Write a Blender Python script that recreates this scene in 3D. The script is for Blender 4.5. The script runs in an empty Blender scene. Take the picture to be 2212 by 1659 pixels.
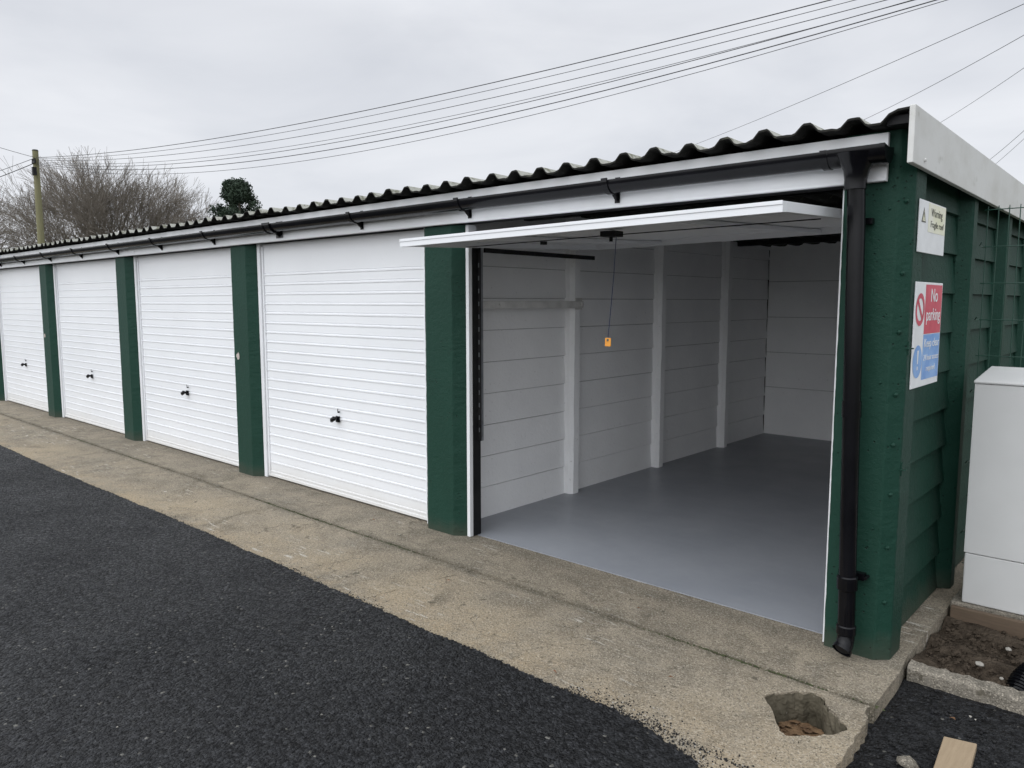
import bpy, math, random
from mathutils import Vector, Matrix
random.seed(7)
R=random.random
def U(a,b): return a+(b-a)*R()
scene=bpy.context.scene
col=scene.collection
WL={}   # world locations of objects (translation only)

# ------------------------------------------------------------ materials
class N:
    def __init__(s,name):
        s.m=bpy.data.materials.new(name); s.m.use_nodes=True
        s.t=s.m.node_tree; s.t.nodes.clear()
        s.out=s.t.nodes.new('ShaderNodeOutputMaterial')
        s.b=s.t.nodes.new('ShaderNodeBsdfPrincipled')
        s.t.links.new(s.b.outputs[0],s.out.inputs[0])
        s.geo=s.t.nodes.new('ShaderNodeNewGeometry')
        s.pos=s.geo.outputs['Position']
    def link(s,a,b): s.t.links.new(a,b)
    def map(s,scale=(1,1,1),rot=(0,0,0)):
        n=s.t.nodes.new('ShaderNodeMapping'); n.inputs['Scale'].default_value=scale; n.inputs['Rotation'].default_value=rot
        s.link(s.pos,n.inputs['Vector']); return n.outputs[0]
    def noise(s,scale,detail=4,rough=.6,vec=None,dist=0):
        n=s.t.nodes.new('ShaderNodeTexNoise'); n.inputs['Scale'].default_value=scale
        n.inputs['Detail'].default_value=detail; n.inputs['Roughness'].default_value=rough
        n.inputs['Distortion'].default_value=dist
        s.link(vec or s.pos,n.inputs['Vector']); return n.outputs['Fac']
    def vor(s,scale,out='Distance',vec=None,feat='F1'):
        n=s.t.nodes.new('ShaderNodeTexVoronoi'); n.feature=feat; n.inputs['Scale'].default_value=scale
        s.link(vec or s.pos,n.inputs['Vector']); return n.outputs[out]
    def ramp(s,fac,stops):
        n=s.t.nodes.new('ShaderNodeValToRGB'); e=n.color_ramp.elements
        while len(e)<len(stops): e.new(.5)
        for i,(p,c) in enumerate(stops):
            e[i].position=p
            if not isinstance(c,(tuple,list)): c=(c,c,c)
            e[i].color=(*c[:3],1)
        s.link(fac,n.inputs[0]); return n.outputs[0]
    def mix(s,fac,a,b,mode='MIX'):
        n=s.t.nodes.new('ShaderNodeMix'); n.data_type='RGBA'; n.blend_type=mode
        for sock,v in ((n.inputs[0],fac),(n.inputs[6],a),(n.inputs[7],b)):
            if hasattr(v,'links'): s.link(v,sock)
            elif isinstance(v,(tuple,list)): sock.default_value=(*v[:3],1)
            else: sock.default_value=v
        return n.outputs[2]
    def math(s,op,a,b=0,c=0):
        n=s.t.nodes.new('ShaderNodeMath'); n.operation=op
        for sock,v in zip(n.inputs,(a,b,c)):
            if hasattr(v,'links'): s.link(v,sock)
            else: sock.default_value=v
        return n.outputs[0]
    def sep(s):
        n=s.t.nodes.new('ShaderNodeSeparateXYZ'); s.link(s.pos,n.inputs[0]); return n.outputs
    def bump(s,h,strength,dist,prev=None):
        n=s.t.nodes.new('ShaderNodeBump'); n.inputs['Strength'].default_value=strength
        n.inputs['Distance'].default_value=dist; s.link(h,n.inputs['Height'])
        if prev: s.link(prev,n.inputs['Normal'])
        return n.outputs[0]
    def fin(s,c,rough=.5,normal=None,metal=0,spec=None):
        if hasattr(c,'links'): s.link(c,s.b.inputs['Base Color'])
        else: s.b.inputs['Base Color'].default_value=(*c[:3],1)
        if hasattr(rough,'links'): s.link(rough,s.b.inputs['Roughness'])
        else: s.b.inputs['Roughness'].default_value=rough
        s.b.inputs['Metallic'].default_value=metal
        if spec is not None: s.b.inputs['Specular IOR Level'].default_value=spec
        if normal: s.link(normal,s.b.inputs['Normal'])
        return s.m

def simple(name,c1,c2,sc=6,rough=.5,bs=60,bst=.2,bd=.002,spec=None,metal=0):
    n=N(name); f=n.ramp(n.noise(sc,3),[(.35,0),(.65,1)])
    c=n.mix(f,c1,c2); nb=n.bump(n.noise(bs,2),bst,bd)
    return n.fin(c,rough,nb,metal,spec)

# green masonry paint with small pits
n=N('green_paint')
c=n.mix(n.noise(3,4),(.0065,.034,.0225),(.0095,.046,.031))
c=n.mix(n.ramp(n.noise(22,4,.7),[(.55,0),(.8,.4)]),c,(.014,.056,.040))
pit=n.ramp(n.vor(34),[(.07,0),(.18,1)])
gate=n.ramp(n.noise(5,1),[(.5,1),(.54,0)])
pitg=n.math('MAXIMUM',pit,gate)
c=n.mix(pitg,(.003,.012,.008),c)
zz_=n.sep()[2]
c=n.mix(n.ramp(n.math('ADD',zz_,n.math('MULTIPLY',n.noise(7,3),.16)),[(.08,.45),(.20,0)]),c,(.07,.065,.048))
h=n.math('ADD',n.math('MULTIPLY',pitg,.5),n.math('ADD',n.math('MULTIPLY',n.noise(36,4,.75),.9),n.math('MULTIPLY',n.noise(10,2),.6)))
GREEN=n.fin(c,.6,n.bump(h,.9,.0055),spec=.22)

n=N('white_door_paint')
c=n.mix(n.ramp(n.noise(1.3,3),[(.3,0),(.75,1)]),(.79,.80,.82),(.75,.76,.78))
z=n.sep()[2]
c=n.mix(n.ramp(n.math('ADD',z,n.math('MULTIPLY',n.noise(5,3),.12)),[(.05,.55),(.24,0)]),c,(.58,.55,.49))
sp=n.ramp(n.noise(90,2),[(.70,0),(.76,.35)])
c=n.mix(sp,c,(.45,.42,.38))
WDOOR=n.fin(c,.36,n.bump(n.noise(2.5,2),.10,.012))
WPVC=simple('white_upvc',(.78,.79,.81),(.71,.72,.73),2.5,.35,40,.04,.002)
n=N('interior_white_paint')
c=n.mix(n.ramp(n.noise(2.2,4),[(.35,0),(.7,1)]),(.91,.91,.91),(.85,.85,.855))
c=n.mix(n.ramp(n.noise(45,2),[(.68,0),(.75,.4)]),c,(.42,.41,.40))
WINT=n.fin(c,.6,n.bump(n.noise(40,3),.5,.005))
GAP=simple('board_gap',(.52,.52,.52),(.42,.42,.415),9,.9)
RAIL=simple('rail_white_paint',(.70,.69,.67),(.55,.54,.52),7,.6,40,.4,.004)
n=N('floor_paint')
c=n.mix(n.ramp(n.noise(1.6,4),[(.35,0),(.7,1)]),(.255,.270,.30),(.295,.308,.336))
c=n.mix(n.ramp(n.noise(3.5,5,.7,dist=.6),[(.50,0),(.72,.22)]),c,(.36,.37,.395))
FLOOR=n.fin(c,n.ramp(n.noise(3,3),[(.3,.33),(.7,.46)]),n.bump(n.noise(16,2,.5),.12,.003))
def concrete(name,a,b,dark,stain=None):
    n=N(name)
    c=n.mix(n.ramp(n.noise(1.3,5,.65),[(.36,0),(.64,1)]),a,b)
    c=n.mix(n.ramp(n.noise(4.5,5,.7,dist=.6),[(.45,0),(.66,.8)]),c,dark)
    if stain:
        xyz=n.sep(); yv=n.math('ADD',xyz[1],n.math('MULTIPLY',n.noise(2.2,4,.65),.30))
        m=n.ramp(n.noise(.75,4,.65),[(.42,0),(.60,.75)])
        outer=n.ramp(n.math('MULTIPLY',yv,-1),[(.22,0),(.50,1)])
        c=n.mix(n.math('MULTIPLY',m,outer),c,stain)
        edge=n.ramp(n.math('MULTIPLY',yv,-1),[(.62,0),(.95,.55)])
        c=n.mix(n.math('MULTIPLY',edge,n.ramp(n.noise(5,4,.7),[(.4,0),(.6,1)])),c,(.37,.285,.18))
        c=n.mix(n.ramp(n.noise(2.1,5,.7),[(.54,0),(.70,.45)]),c,(.17,.155,.13))
        c=n.mix(n.ramp(n.noise(1.7,5,.72,dist=.8),[(.59,0),(.67,.6)]),c,(.095,.078,.055))
        sv=n.map((5,38,5),(0,0,.9))
        sc_=n.math('MULTIPLY',n.ramp(n.noise(1.0,3,.6,sv),[(.60,0),(.66,.8)]),n.ramp(n.noise(1.1,2),[(.50,0),(.58,1)]))
        c=n.mix(sc_,c,(.56,.53,.47))
        wob=n.math('MULTIPLY',n.noise(6,3),.12)
        yy=n.math('ABSOLUTE',n.math('ADD',xyz[1],.40))
        c=n.mix(n.ramp(n.math('ADD',yy,wob),[(.05,.75),(.12,0)]),c,(.080,.073,.052))
        yy=n.math('ABSOLUTE',n.math('ADD',xyz[1],-.03))
        c=n.mix(n.ramp(n.math('ADD',yy,wob),[(.06,.5),(.18,0)]),c,(.14,.125,.10))
        mp=n.t.nodes.new('ShaderNodeVectorMath'); mp.operation='ADD'
        nv=n.t.nodes.new('ShaderNodeTexNoise'); nv.inputs['Scale'].default_value=5; n.link(n.pos,nv.inputs['Vector'])
        sc=n.t.nodes.new('ShaderNodeVectorMath'); sc.operation='SCALE'; sc.inputs['Scale'].default_value=.35
        n.link(nv.outputs['Color'],sc.inputs[0]); n.link(n.pos,mp.inputs[0]); n.link(sc.outputs[0],mp.inputs[1])
        crk=n.ramp(n.vor(.8,'Distance',mp.outputs[0],'DISTANCE_TO_EDGE'),[(.0,.8),(.005,.0)])
        c=n.mix(n.math('MULTIPLY',crk,n.ramp(n.noise(.9,2),[(.48,0),(.56,1)])),c,(.06,.05,.038))
    g=n.t.nodes.new('ShaderNodeSeparateColor'); n.link(n.vor(190,'Color'),g.inputs[0])
    c=n.mix(n.ramp(g.outputs[0],[(.60,0),(1,.50)]),c,(.55,.49,.40))
    c=n.mix(n.ramp(g.outputs[1],[(.66,0),(1,.68)]),c,(.070,.062,.048))
    c=n.mix(n.ramp(n.noise(11,3,.7),[(.64,0),(.70,.75)]),c,(.095,.083,.062))
    h=n.math('ADD',n.math('MULTIPLY',n.noise(60,3,.8),1.0),n.math('MULTIPLY',n.noise(9,3),.8))
    return n.fin(c,.9,n.bump(h,1.0,.011),spec=.2)
CONC=concrete('apron_concrete',(.305,.260,.195),(.240,.208,.160),(.142,.122,.093),(.360,.292,.200))
CONC2=concrete('kerb_concrete',(.27,.243,.20),(.20,.18,.15),(.12,.11,.09))
n=N('asphalt')
g=n.t.nodes.new('ShaderNodeSeparateColor'); n.link(n.vor(88,'Color'),g.inputs[0])
v1=n.vor(88)
c=n.ramp(g.outputs[0],[(0,(.008,.0085,.0095)),(.55,(.015,.0155,.017)),(.9,(.028,.029,.032)),(1,(.046,.047,.051))])
c=n.mix(n.ramp(n.noise(.8,4),[(.42,0),(.65,.22)]),c,(.028,.028,.030))
c=n.mix(n.ramp(n.noise(36,2,.7),[(.40,.95),(.53,0)]),c,(.002,.002,.0025))  # hollows between grains darkened in the colour, as shade in cavities
c=n.mix(n.ramp(g.outputs[1],[(.992,0),(.997,1)]),c,(.15,.145,.13))
h=n.math('ADD',n.math('MULTIPLY',v1,-.55),n.math('ADD',n.math('MULTIPLY',n.noise(36,3,.75),1.3),n.math('MULTIPLY',n.noise(8,2),.7)))
rg=n.mix(n.ramp(n.noise(1.2,4,.65),[(.42,0),(.60,1)]),n.ramp(g.outputs[2],[(.2,.38),(.7,.75)]),n.ramp(g.outputs[2],[(.2,.5),(.7,.9)]))
ASPH=n.fin(c,rg,n.bump(h,1.0,.022),spec=.25)
STONE_D=simple('asphalt_crumb',(.012,.012,.014),(.028,.028,.028),30,.8,spec=.2)
STONE_L=simple('pale_stone',(.42,.40,.36),(.26,.24,.21),20,.8,80,.4)
SOIL=simple('soil',(.040,.031,.023),(.09,.07,.052),14,.95,60,1,.02,spec=.1)
DIRT=simple('pit_dirt',(.09,.048,.022),(.19,.115,.058),20,.8,60,.8,.01)
PITW=simple('pit_wall',(.065,.057,.04),(.13,.113,.082),9,.9,30,1,.015,spec=.15)
LEAFD=simple('dead_leaf',(.20,.075,.03),(.12,.06,.025),20,.8)
BLACK=simple('black_plastic',(.003,.003,.004),(.005,.005,.0065),8,.20,25,.06,.002,spec=.22)
BLACKM=simple('black_rubber',(.006,.006,.007),(.014,.014,.014),8,.6,spec=.3)
WIRE=simple('wire_grey',(.035,.035,.04),(.06,.06,.065),8,.6)
STEEL=simple('galvanised_steel',(.35,.36,.38),(.25,.26,.28),12,.4,40,.05,metal=.8)
n=N('roof_sheet_top')
c=n.mix(n.noise(6,4,.7),(.46,.46,.43),(.24,.24,.20))
c=n.mix(n.ramp(n.noise(16,4,.7),[(.5,0),(.62,.8)]),c,(.10,.10,.06))
RTOP=n.fin(c,.9,n.bump(n.noise(60,3),.5,.006))
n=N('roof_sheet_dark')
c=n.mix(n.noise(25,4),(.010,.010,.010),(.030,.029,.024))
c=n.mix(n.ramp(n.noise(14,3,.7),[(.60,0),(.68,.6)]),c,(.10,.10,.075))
RDARK=n.fin(c,.9,n.bump(n.noise(60,3),.6,.006),spec=.2)  # underside and front edge: grime and shade both put into the colour
n=N('verge_board')
v=n.map((1,1.5,2.5))
c=n.mix(n.ramp(n.noise(2,4,.65,v),[(.42,0),(.72,.55)]),(.62,.62,.605),(.46,.45,.41))
c=n.mix(n.ramp(n.noise(7,4,.7),[(.62,0),(.70,.35)]),c,(.25,.24,.19))
VERGE=n.fin(c,.6)
CAB=simple('cabinet_grp',(.64,.64,.63),(.59,.59,.58),2,.5,180,.2,.001)
n=N('timber')
v=n.map((18,1.5,18))
c=n.mix(n.noise(5,5,.6,v),(.38,.29,.19),(.24,.175,.11))
WOOD=n.fin(c,.7,n.bump(n.noise(8,4,.6,v),.3,.003))
n=N('weathered_timber')
v=n.map((1.5,18,18))
c=n.mix(n.noise(5,5,.6,v),(.17,.12,.08),(.09,.065,.045))
WOODW=n.fin(c,.85,n.bump(n.noise(8,4,.6,v),.4,.004))
n=N('pole_timber')
v=n.map((9,9,.6))
c=n.mix(n.noise(5,5,.6,v),(.24,.22,.12),(.12,.12,.065))
POLE=n.fin(c,.85)
BARK=simple('bare_bark',(.14,.12,.10),(.21,.185,.155),3,.9)
LEAF=simple('conifer_foliage',(.012,.026,.014),(.03,.052,.028),1.4,.8)
LEAF2=simple('moss',(.030,.042,.013),(.06,.068,.026),20,.9)
GRASS=simple('rough_ground',(.07,.08,.04),(.10,.095,.06),.3,.95,4,.5,.05)
FENCE=simple('green_coated_wire',(.008,.045,.03),(.012,.06,.04),10,.4)
SWHITE=simple('sign_white',(.78,.79,.80),(.70,.71,.72),9,.45,40,.05)
SCREAM=simple('sign_cream',(.74,.73,.52),(.78,.77,.66),9,.5,40,.05)
SRED=simple('sign_red',(.52,.04,.08),(.60,.07,.11),10,.45,40,.05)
SBLUE=simple('sign_blue',(.14,.30,.64),(.24,.42,.72),10,.45,40,.05)
SBLACK=simple('sign_black',(.07,.07,.055),(.13,.13,.10),10,.5)
ORANGE=simple('orange_tag',(.85,.34,.04),(.9,.40,.06),10,.45)
CORD=simple('blue_cord',(.02,.03,.10),(.04,.05,.14),30,.7)
CHIP=simple('bare_chip',(.38,.35,.32),(.50,.44,.40),30,.9,60,.5)

# ------------------------------------------------------------ mesh builder
class B:
    def __init__(s): s.v=[];s.f=[];s.m=[]
    def add(s,vs,fs,mi=0):
        o=len(s.v); s.v+= [tuple(p) for p in vs]
        for f in fs: s.f.append([o+i for i in f]); s.m.append(mi)
    def box(s,x0,x1,y0,y1,z0,z1,mi=0):
        vs=[(x0,y0,z0),(x1,y0,z0),(x1,y1,z0),(x0,y1,z0),(x0,y0,z1),(x1,y0,z1),(x1,y1,z1),(x0,y1,z1)]
        s.add(vs,[(0,3,2,1),(4,5,6,7),(0,1,5,4),(1,2,6,5),(2,3,7,6),(3,0,4,7)],mi)
    def tube(s,pts,rad,n=12,mi=0,cap=True):
        pts=[Vector(p) for p in pts]; k=len(pts)
        if not isinstance(rad,(list,tuple)): rad=[rad]*k
        vs=[]; up=None
        for i,p in enumerate(pts):
            d=(pts[min(i+1,k-1)]-pts[max(i-1,0)])
            if d.length<1e-9: d=Vector((0,0,1))
            d.normalize()
            if up is None:
                up=Vector((0,0,1)) if abs(d.z)<.9 else Vector((1,0,0))
            a=d.cross(up)
            if a.length<1e-6: a=d.cross(Vector((0,1,0)))
            a.normalize(); b=d.cross(a).normalized()
            for j in range(n):
                t=2*math.pi*j/n
                vs.append(p+(a*math.cos(t)+b*math.sin(t))*rad[i])
        fs=[]
        for i in range(k-1):
            for j in range(n):
                fs.append((i*n+j,i*n+(j+1)%n,(i+1)*n+(j+1)%n,(i+1)*n+j))
        if cap: fs.append(tuple(range(n))[::-1]); fs.append(tuple(range((k-1)*n,k*n)))
        s.add(vs,fs,mi)
    def arc(s,x0,x1,cy,cz,r0,r1,a0,a1,n=14,mi=0):
        vs=[]
        for i in range(n+1):
            t=math.radians(a0+(a1-a0)*i/n); c,q=math.cos(t),math.sin(t)
            for x in (x0,x1):
                for r in (r0,r1): vs.append((x,cy+r*c,cz+r*q))
        fs=[]
        for i in range(n):
            a=i*4;b=a+4
            fs+= [(a,b,b+2,a+2),(a+1,a+3,b+3,b+1),(a,a+1,b+1,b),(a+2,b+2,b+3,a+3)]
        fs+=[(0,2,3,1),(n*4,n*4+1,n*4+3,n*4+2)]
        s.add(vs,fs,mi)
    def prism(s,poly,z0,z1,mi=0,seg=1,jit=0,jy=None):
        """upright prism; the arrises wander slightly, as cast concrete does"""
        k=len(poly); vs=[]; jy=jit*.1 if jy is None else jy
        off=[(0,0)]*k
        for i in range(seg+1):
            z=z0+(z1-z0)*i/seg
            off=[(o[0]*.6+U(-jit,jit),o[1]*.6+U(-jy,jy)) for o in off]
            for (x,y),o in zip(poly,off): vs.append((x+o[0],y+o[1],z))
        fs=[]
        for i in range(seg):
            for j in range(k):
                fs.append((i*k+j,i*k+(j+1)%k,(i+1)*k+(j+1)%k,(i+1)*k+j))
        fs.append(tuple(range(k))[::-1]); fs.append(tuple(range(seg*k,(seg+1)*k)))
        s.add(vs,fs,mi)
    def ball(s,c,r,mi=0,jit=0,sc=(1,1,1)):
        t=(1+5**.5)/2
        vs=[(-1,t,0),(1,t,0),(-1,-t,0),(1,-t,0),(0,-1,t),(0,1,t),(0,-1,-t),(0,1,-t),(t,0,-1),(t,0,1),(-t,0,-1),(-t,0,1)]
        fs=[(0,11,5),(0,5,1),(0,1,7),(0,7,10),(0,10,11),(1,5,9),(5,11,4),(11,10,2),(10,7,6),(7,1,8),(3,9,4),(3,4,2),(3,2,6),(3,6,8),(3,8,9),(4,9,5),(2,4,11),(6,2,10),(8,6,7),(9,8,1)]
        L=(1+t*t)**.5
        vs=[tuple(c[k]+p[k]/L*r*sc[k]*(1+U(-jit,jit)) for k in range(3)) for p in vs]
        s.add(vs,fs,mi)
    def make(s,name,mats,parent=None,origin=None,bevel=0,smooth=False,bseg=2):
        if origin is None:
            xs=[p[0] for p in s.v];ys=[p[1] for p in s.v];zs=[p[2] for p in s.v]
            origin=((min(xs)+max(xs))/2,(min(ys)+max(ys))/2,min(zs))
        me=bpy.data.meshes.new(name)
        me.from_pydata([(p[0]-origin[0],p[1]-origin[1],p[2]-origin[2]) for p in s.v],[],s.f)
        if not isinstance(mats,(list,tuple)): mats=[mats]
        for m in mats: me.materials.append(m)
        for i,p in enumerate(me.polygons):
            p.material_index=s.m[i]; p.use_smooth=smooth
        me.update()
        return place(bpy.data.objects.new(name,me),origin,parent,bevel,bseg)
def place(o,origin,parent,bevel=0,bseg=2):
    o.location=origin; col.objects.link(o); WL[o.name]=Vector(origin)
    if parent:
        o.parent=parent; o.matrix_parent_inverse=Matrix.Translation(-WL[parent.name])
    if bevel:
        b=o.modifiers.new('bevel','BEVEL'); b.width=bevel; b.segments=bseg; b.limit_method='ANGLE'
        b.angle_limit=math.radians(40)
    return o
def empty(name,loc):
    o=bpy.data.objects.new(name,None); o.empty_display_size=.2
    return place(o,loc,None)
def tag(o,label=None,cat=None,group=None,kind=None):
    if label:o['label']=label
    if cat:o['category']=cat
    if group:o['group']=group
    if kind:o['kind']=kind
    return o
def curvemesh(polys,z0,z1):
    cu=bpy.data.curves.new('tmp','CURVE'); cu.dimensions='2D'; cu.fill_mode='BOTH'; cu.extrude=(z1-z0)/2
    for poly in polys:
        sp=cu.splines.new('POLY'); sp.points.add(len(poly)-1)
        for i,(x,y) in enumerate(poly): sp.points[i].co=(x,y,0,1)
        sp.use_cyclic_u=True
    ob=bpy.data.objects.new('tmp',cu); col.objects.link(ob)
    dg=bpy.context.evaluated_depsgraph_get(); me=bpy.data.meshes.new_from_object(ob.evaluated_get(dg))
    vs=[(v.co.x,v.co.y,v.co.z+(z0+z1)/2) for v in me.vertices]; fs=[tuple(p.vertices) for p in me.polygons]
    bpy.data.objects.remove(ob); bpy.data.curves.remove(cu); bpy.data.meshes.remove(me)
    return vs,fs
def textmesh(body,size,spacing=1.0,bold=0):
    cu=bpy.data.curves.new('tmp','FONT'); cu.body=body; cu.size=size; cu.extrude=.0004; cu.align_x='LEFT'
    cu.space_character=spacing; cu.offset=bold
    ob=bpy.data.objects.new('tmp',cu); col.objects.link(ob)
    dg=bpy.context.evaluated_depsgraph_get(); me=bpy.data.meshes.new_from_object(ob.evaluated_get(dg))
    vs=[tuple(v.co) for v in me.vertices]; fs=[tuple(p.vertices) for p in me.polygons]
    bpy.data.objects.remove(ob); bpy.data.curves.remove(cu); bpy.data.meshes.remove(me)
    return vs,fs

# ------------------------------------------------------------ setting
b=B(); b.add([(-600,-600,-.3),(600,-600,-.3),(600,600,-.3),(-600,600,-.3)],[(0,1,2,3)])
tag(b.make('ground',GRASS),'rough ground around the garages','ground',kind='structure')

XL=-20.3; P=2.67; R0=-3.61
def jag(x0,x1,yf,step,amp):
    out=[];x=x0;s=1 if x1>x0 else -1
    while (x1-x)*s>0:
        out.append((x,yf(x)+U(-amp,amp))); x+=s*step*U(.5,1.5)
    out.append((x1,yf(x1))); return out
b=B()
J=-.395
inner=jag(XL,-.845,lambda x:J+.006+.006*math.sin(x*1.7),.04,.005)+[(-.848,-.05),(-.865,.118),(XL,.118)]
vs,fs=curvemesh([inner],-.24,0); b.add(vs,fs)
b.box(-1.0,-.868,.121,5.6,-.15,-.004)
hc=[(-1.215,-.60),(-1.055,-.43),(-.850,-.655),(-1.03,-.85)]
hole=[]
for i in range(4):
    p=Vector(hc[i]);q=Vector(hc[i-1]);r=Vector(hc[(i+1)%4]); cc=.035+.012*((i*7)%3)
    a=p+(q-p).normalized()*cc; c=p+(r-p).normalized()*cc
    for k in range(5):
        t=k/4; w=a*(1-t)**2+p*2*t*(1-t)+c*t*t
        hole.append((w.x+U(-.005,.005),w.y+U(-.005,.005)))
    nx=Vector(hc[(i+1)%4]); a2=nx+(p-nx).normalized()*.05
    bow=(.004,-.008,.006,-.003)[i]; nn_=Vector((-(nx-p).y,(nx-p).x)).normalized()
    for k in range(1,9):
        w=c.lerp(a2,k/9)+nn_*bow*math.sin(math.pi*k/9); hole.append((w.x+U(-.006,.006),w.y+U(-.006,.006)))
cuts=[XL,-14.1,-8.6,-3.28]
for i in range(4):
    x0=cuts[i]+.004; x1=(cuts[i+1]-.003) if i<3 else None
    if x1 is None:
        top=jag(x0+.16,-.842,lambda x:J-.007+.006*math.sin(x*1.7),.04,.005)
        right=[(-.842+.1*t+U(-.006,.006)-(.02 if t<.05 else 0),J-.02-1.8*t) for t in [k/60 for k in range(61)]]
        left=[(x0-.25*math.sin(t*3)*.3+U(-.006,.006)+.16*(t),-2.2+(2.2+J)*t) for t in [k/40 for k in range(40)]]
        vs,fs=curvemesh([top+right+left,hole],-.24,-.005); b.add(vs,fs)
    else:
        top=jag(x0,x1+(.155 if i==2 else 0),lambda x:J-.007+.006*math.sin(x*1.7),.04,.005)
        right=[]
        if i==2:
            right=[(x1+.16*(1-t)-.075*math.sin((1-t)*3),J-.02+(-2.2-J)*t) for t in [k/30 for k in range(1,31)]]
        vs,fs=curvemesh([top+(right or [(x1,-1.5)])+[(x0,-1.5 if i<2 else -2.2)]],-.24,-.005); b.add(vs,fs)
tag(b.make('concrete_apron',CONC),'weathered tan concrete apron with joint and drain hole','concrete',kind='structure')
b=B(); hcx=sum(p[0] for p in hole)/len(hole); hcy=sum(p[1] for p in hole)/len(hole); nh=len(hole); vs=[]
for lev,(z,s) in enumerate([(-.012,.985),(-.04,.96),(-.08,.94),(-.12,.925),(-.19,.88)]):
    for (x,y) in hole: vs.append((hcx+(x-hcx)*s+U(-.005,.005),hcy+(y-hcy)*s+U(-.005,.005),z+U(-.004,.004)))
b.add(vs,[(l*nh+j,l*nh+(j+1)%nh,(l+1)*nh+(j+1)%nh,(l+1)*nh+j) for l in range(4) for j in range(nh)])
tag(b.make('drain_pit',PITW),'rough dark sides of the drain hole','drain',kind='structure')
b=B(); g=16; vv=[]
for i in range(g+1):
    for j in range(g+1): vv.append((-1.25+.45*i/g,-.88+.48*j/g,-.135+U(-.014,.014)))
b.add(vv,[(i*(g+1)+j,(i+1)*(g+1)+j,(i+1)*(g+1)+j+1,i*(g+1)+j+1) for i in range(g) for j in range(g)])
for i in range(160):
    x=U(-1.15,-.92); y=U(-.78,-.50); r=U(.004,.015); b.ball((x,y,-.126),r,0,.4,(1.6,1,.4))
b.add([(XL,-2.3,-.236),(-.9,-2.3,-.236),(-.9,.1,-.236),(XL,.1,-.236)],[(0,1,2,3)])
b.add([(XL,J-.03,-.016),(-1.25,J-.03,-.016),(-1.25,J+.03,-.016),(XL,J+.03,-.016)],[(0,1,2,3)])
tag(b.make('dirt',DIRT),'brown dirt and leaf litter in the drain hole','dirt',kind='structure')

def ae(x): return -1.125+.012*math.sin(x*1.1+1)+.004*math.sin(x*7.3)
edge=jag(-60,-20,lambda x:-1.1,1,.0)+jag(-20,-1.62,ae,.010,.009)
def fine(pts,amp=.012,step=.012):
    o=[]
    for (a,c) in zip(pts[:-1],pts[1:]):
        L=math.hypot(c[0]-a[0],c[1]-a[1]); k=max(1,int(L/step))
        for i in range(k): t=i/k; o.append((a[0]+(c[0]-a[0])*t+U(-amp,amp)*.4,a[1]+(c[1]-a[1])*t+U(-amp,amp)))
    o.append(pts[-1]); return o
edge+=fine([(-1.60,-1.13),(-1.45,-1.145),(-1.33,-1.185),(-1.22,-1.21),(-1.12,-1.27),(-1.03,-1.34),(-.95,-1.43),(-.87,-1.54),(-.80,-1.66),(-.74,-1.74)])
poly=edge+[(8,-1.76),(8,-16),(-60,-16)]
vs,fs=curvemesh([poly],-.02,.006)
b=B(); b.add(vs,fs)
gx,gy=60,30; vv=[]
for i in range(gx+1):
    for j in range(gy+1):
        x=-.86+5*i/gx; y=-1.80+1.87*j/gy
        t=min(1,max(0,(y+1.8)/1.0)); vv.append((x,y,.0-.075*t*t*(3-2*t)+U(-.003,.003)))
b.add(vv,[(i*(gy+1)+j,(i+1)*(gy+1)+j,(i+1)*(gy+1)+j+1,i*(gy+1)+j+1) for i in range(gx) for j in range(gy)])
tag(b.make('asphalt',ASPH),'fresh dark asphalt of the forecourt','asphalt',kind='structure')

random.seed(3)
b=B()
for i in range(4200):
    x=-1.0-abs(random.gauss(0,1))*3.2
    cl=max(0,math.sin(x*3.1)+math.sin(x*7.7+1)+.6)   # crumbs gather in drifts
    y=ae(x)-.008+abs(random.gauss(0,.010+.014*cl))
    if R()<.34: x=U(-1.85,-.85); y=-1.13-.35*max(0,(x+1.45))-.25*max(0,x+1.1)+random.expovariate(1/.045)
    if x<-19: continue
    r=random.choice([U(.0008,.002),U(.0008,.002),U(.002,.004)]); b.ball((x,y,-.005+r*.4),r,0 if R()<.88 else 1,.3)
for i in range(600):
    x=U(-9,-.95);y=U(-1.1,-.05); r=U(.001,.0028); b.ball((x,y,-.002),r,1 if R()<.6 else 0,.3)
for i in range(1200):
    x=U(-9,-1);y=U(-2.6,-1.15); r=U(.0015,.0038); b.ball((x,y,.006),r,0 if R()<.97 else 1,.3)
for i in range(900):
    x=U(-.78,.4);y=U(-1.2,.05); r=U(.003,.007); b.ball((x,y,-.07),r,0 if R()<.98 else 1,.3)
tag(b.make('gravel',[STONE_D,STONE_L]),'loose grit and asphalt crumbs along the apron edge','gravel',kind='stuff')
b=B()
for i in range(900):
    x=random.choice([-5.0,-5.3,-4.6,-8,-9.5,-3.9,-1.6,-1.2])+random.gauss(0,.2)
    r=U(.002,.006); b.ball((x,J+random.gauss(0,.007),-.006),r,0,.4,(1.3,1,.6))
tag(b.make('moss',LEAF2),'patchy green moss in the concrete joint','moss',kind='stuff')
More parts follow.
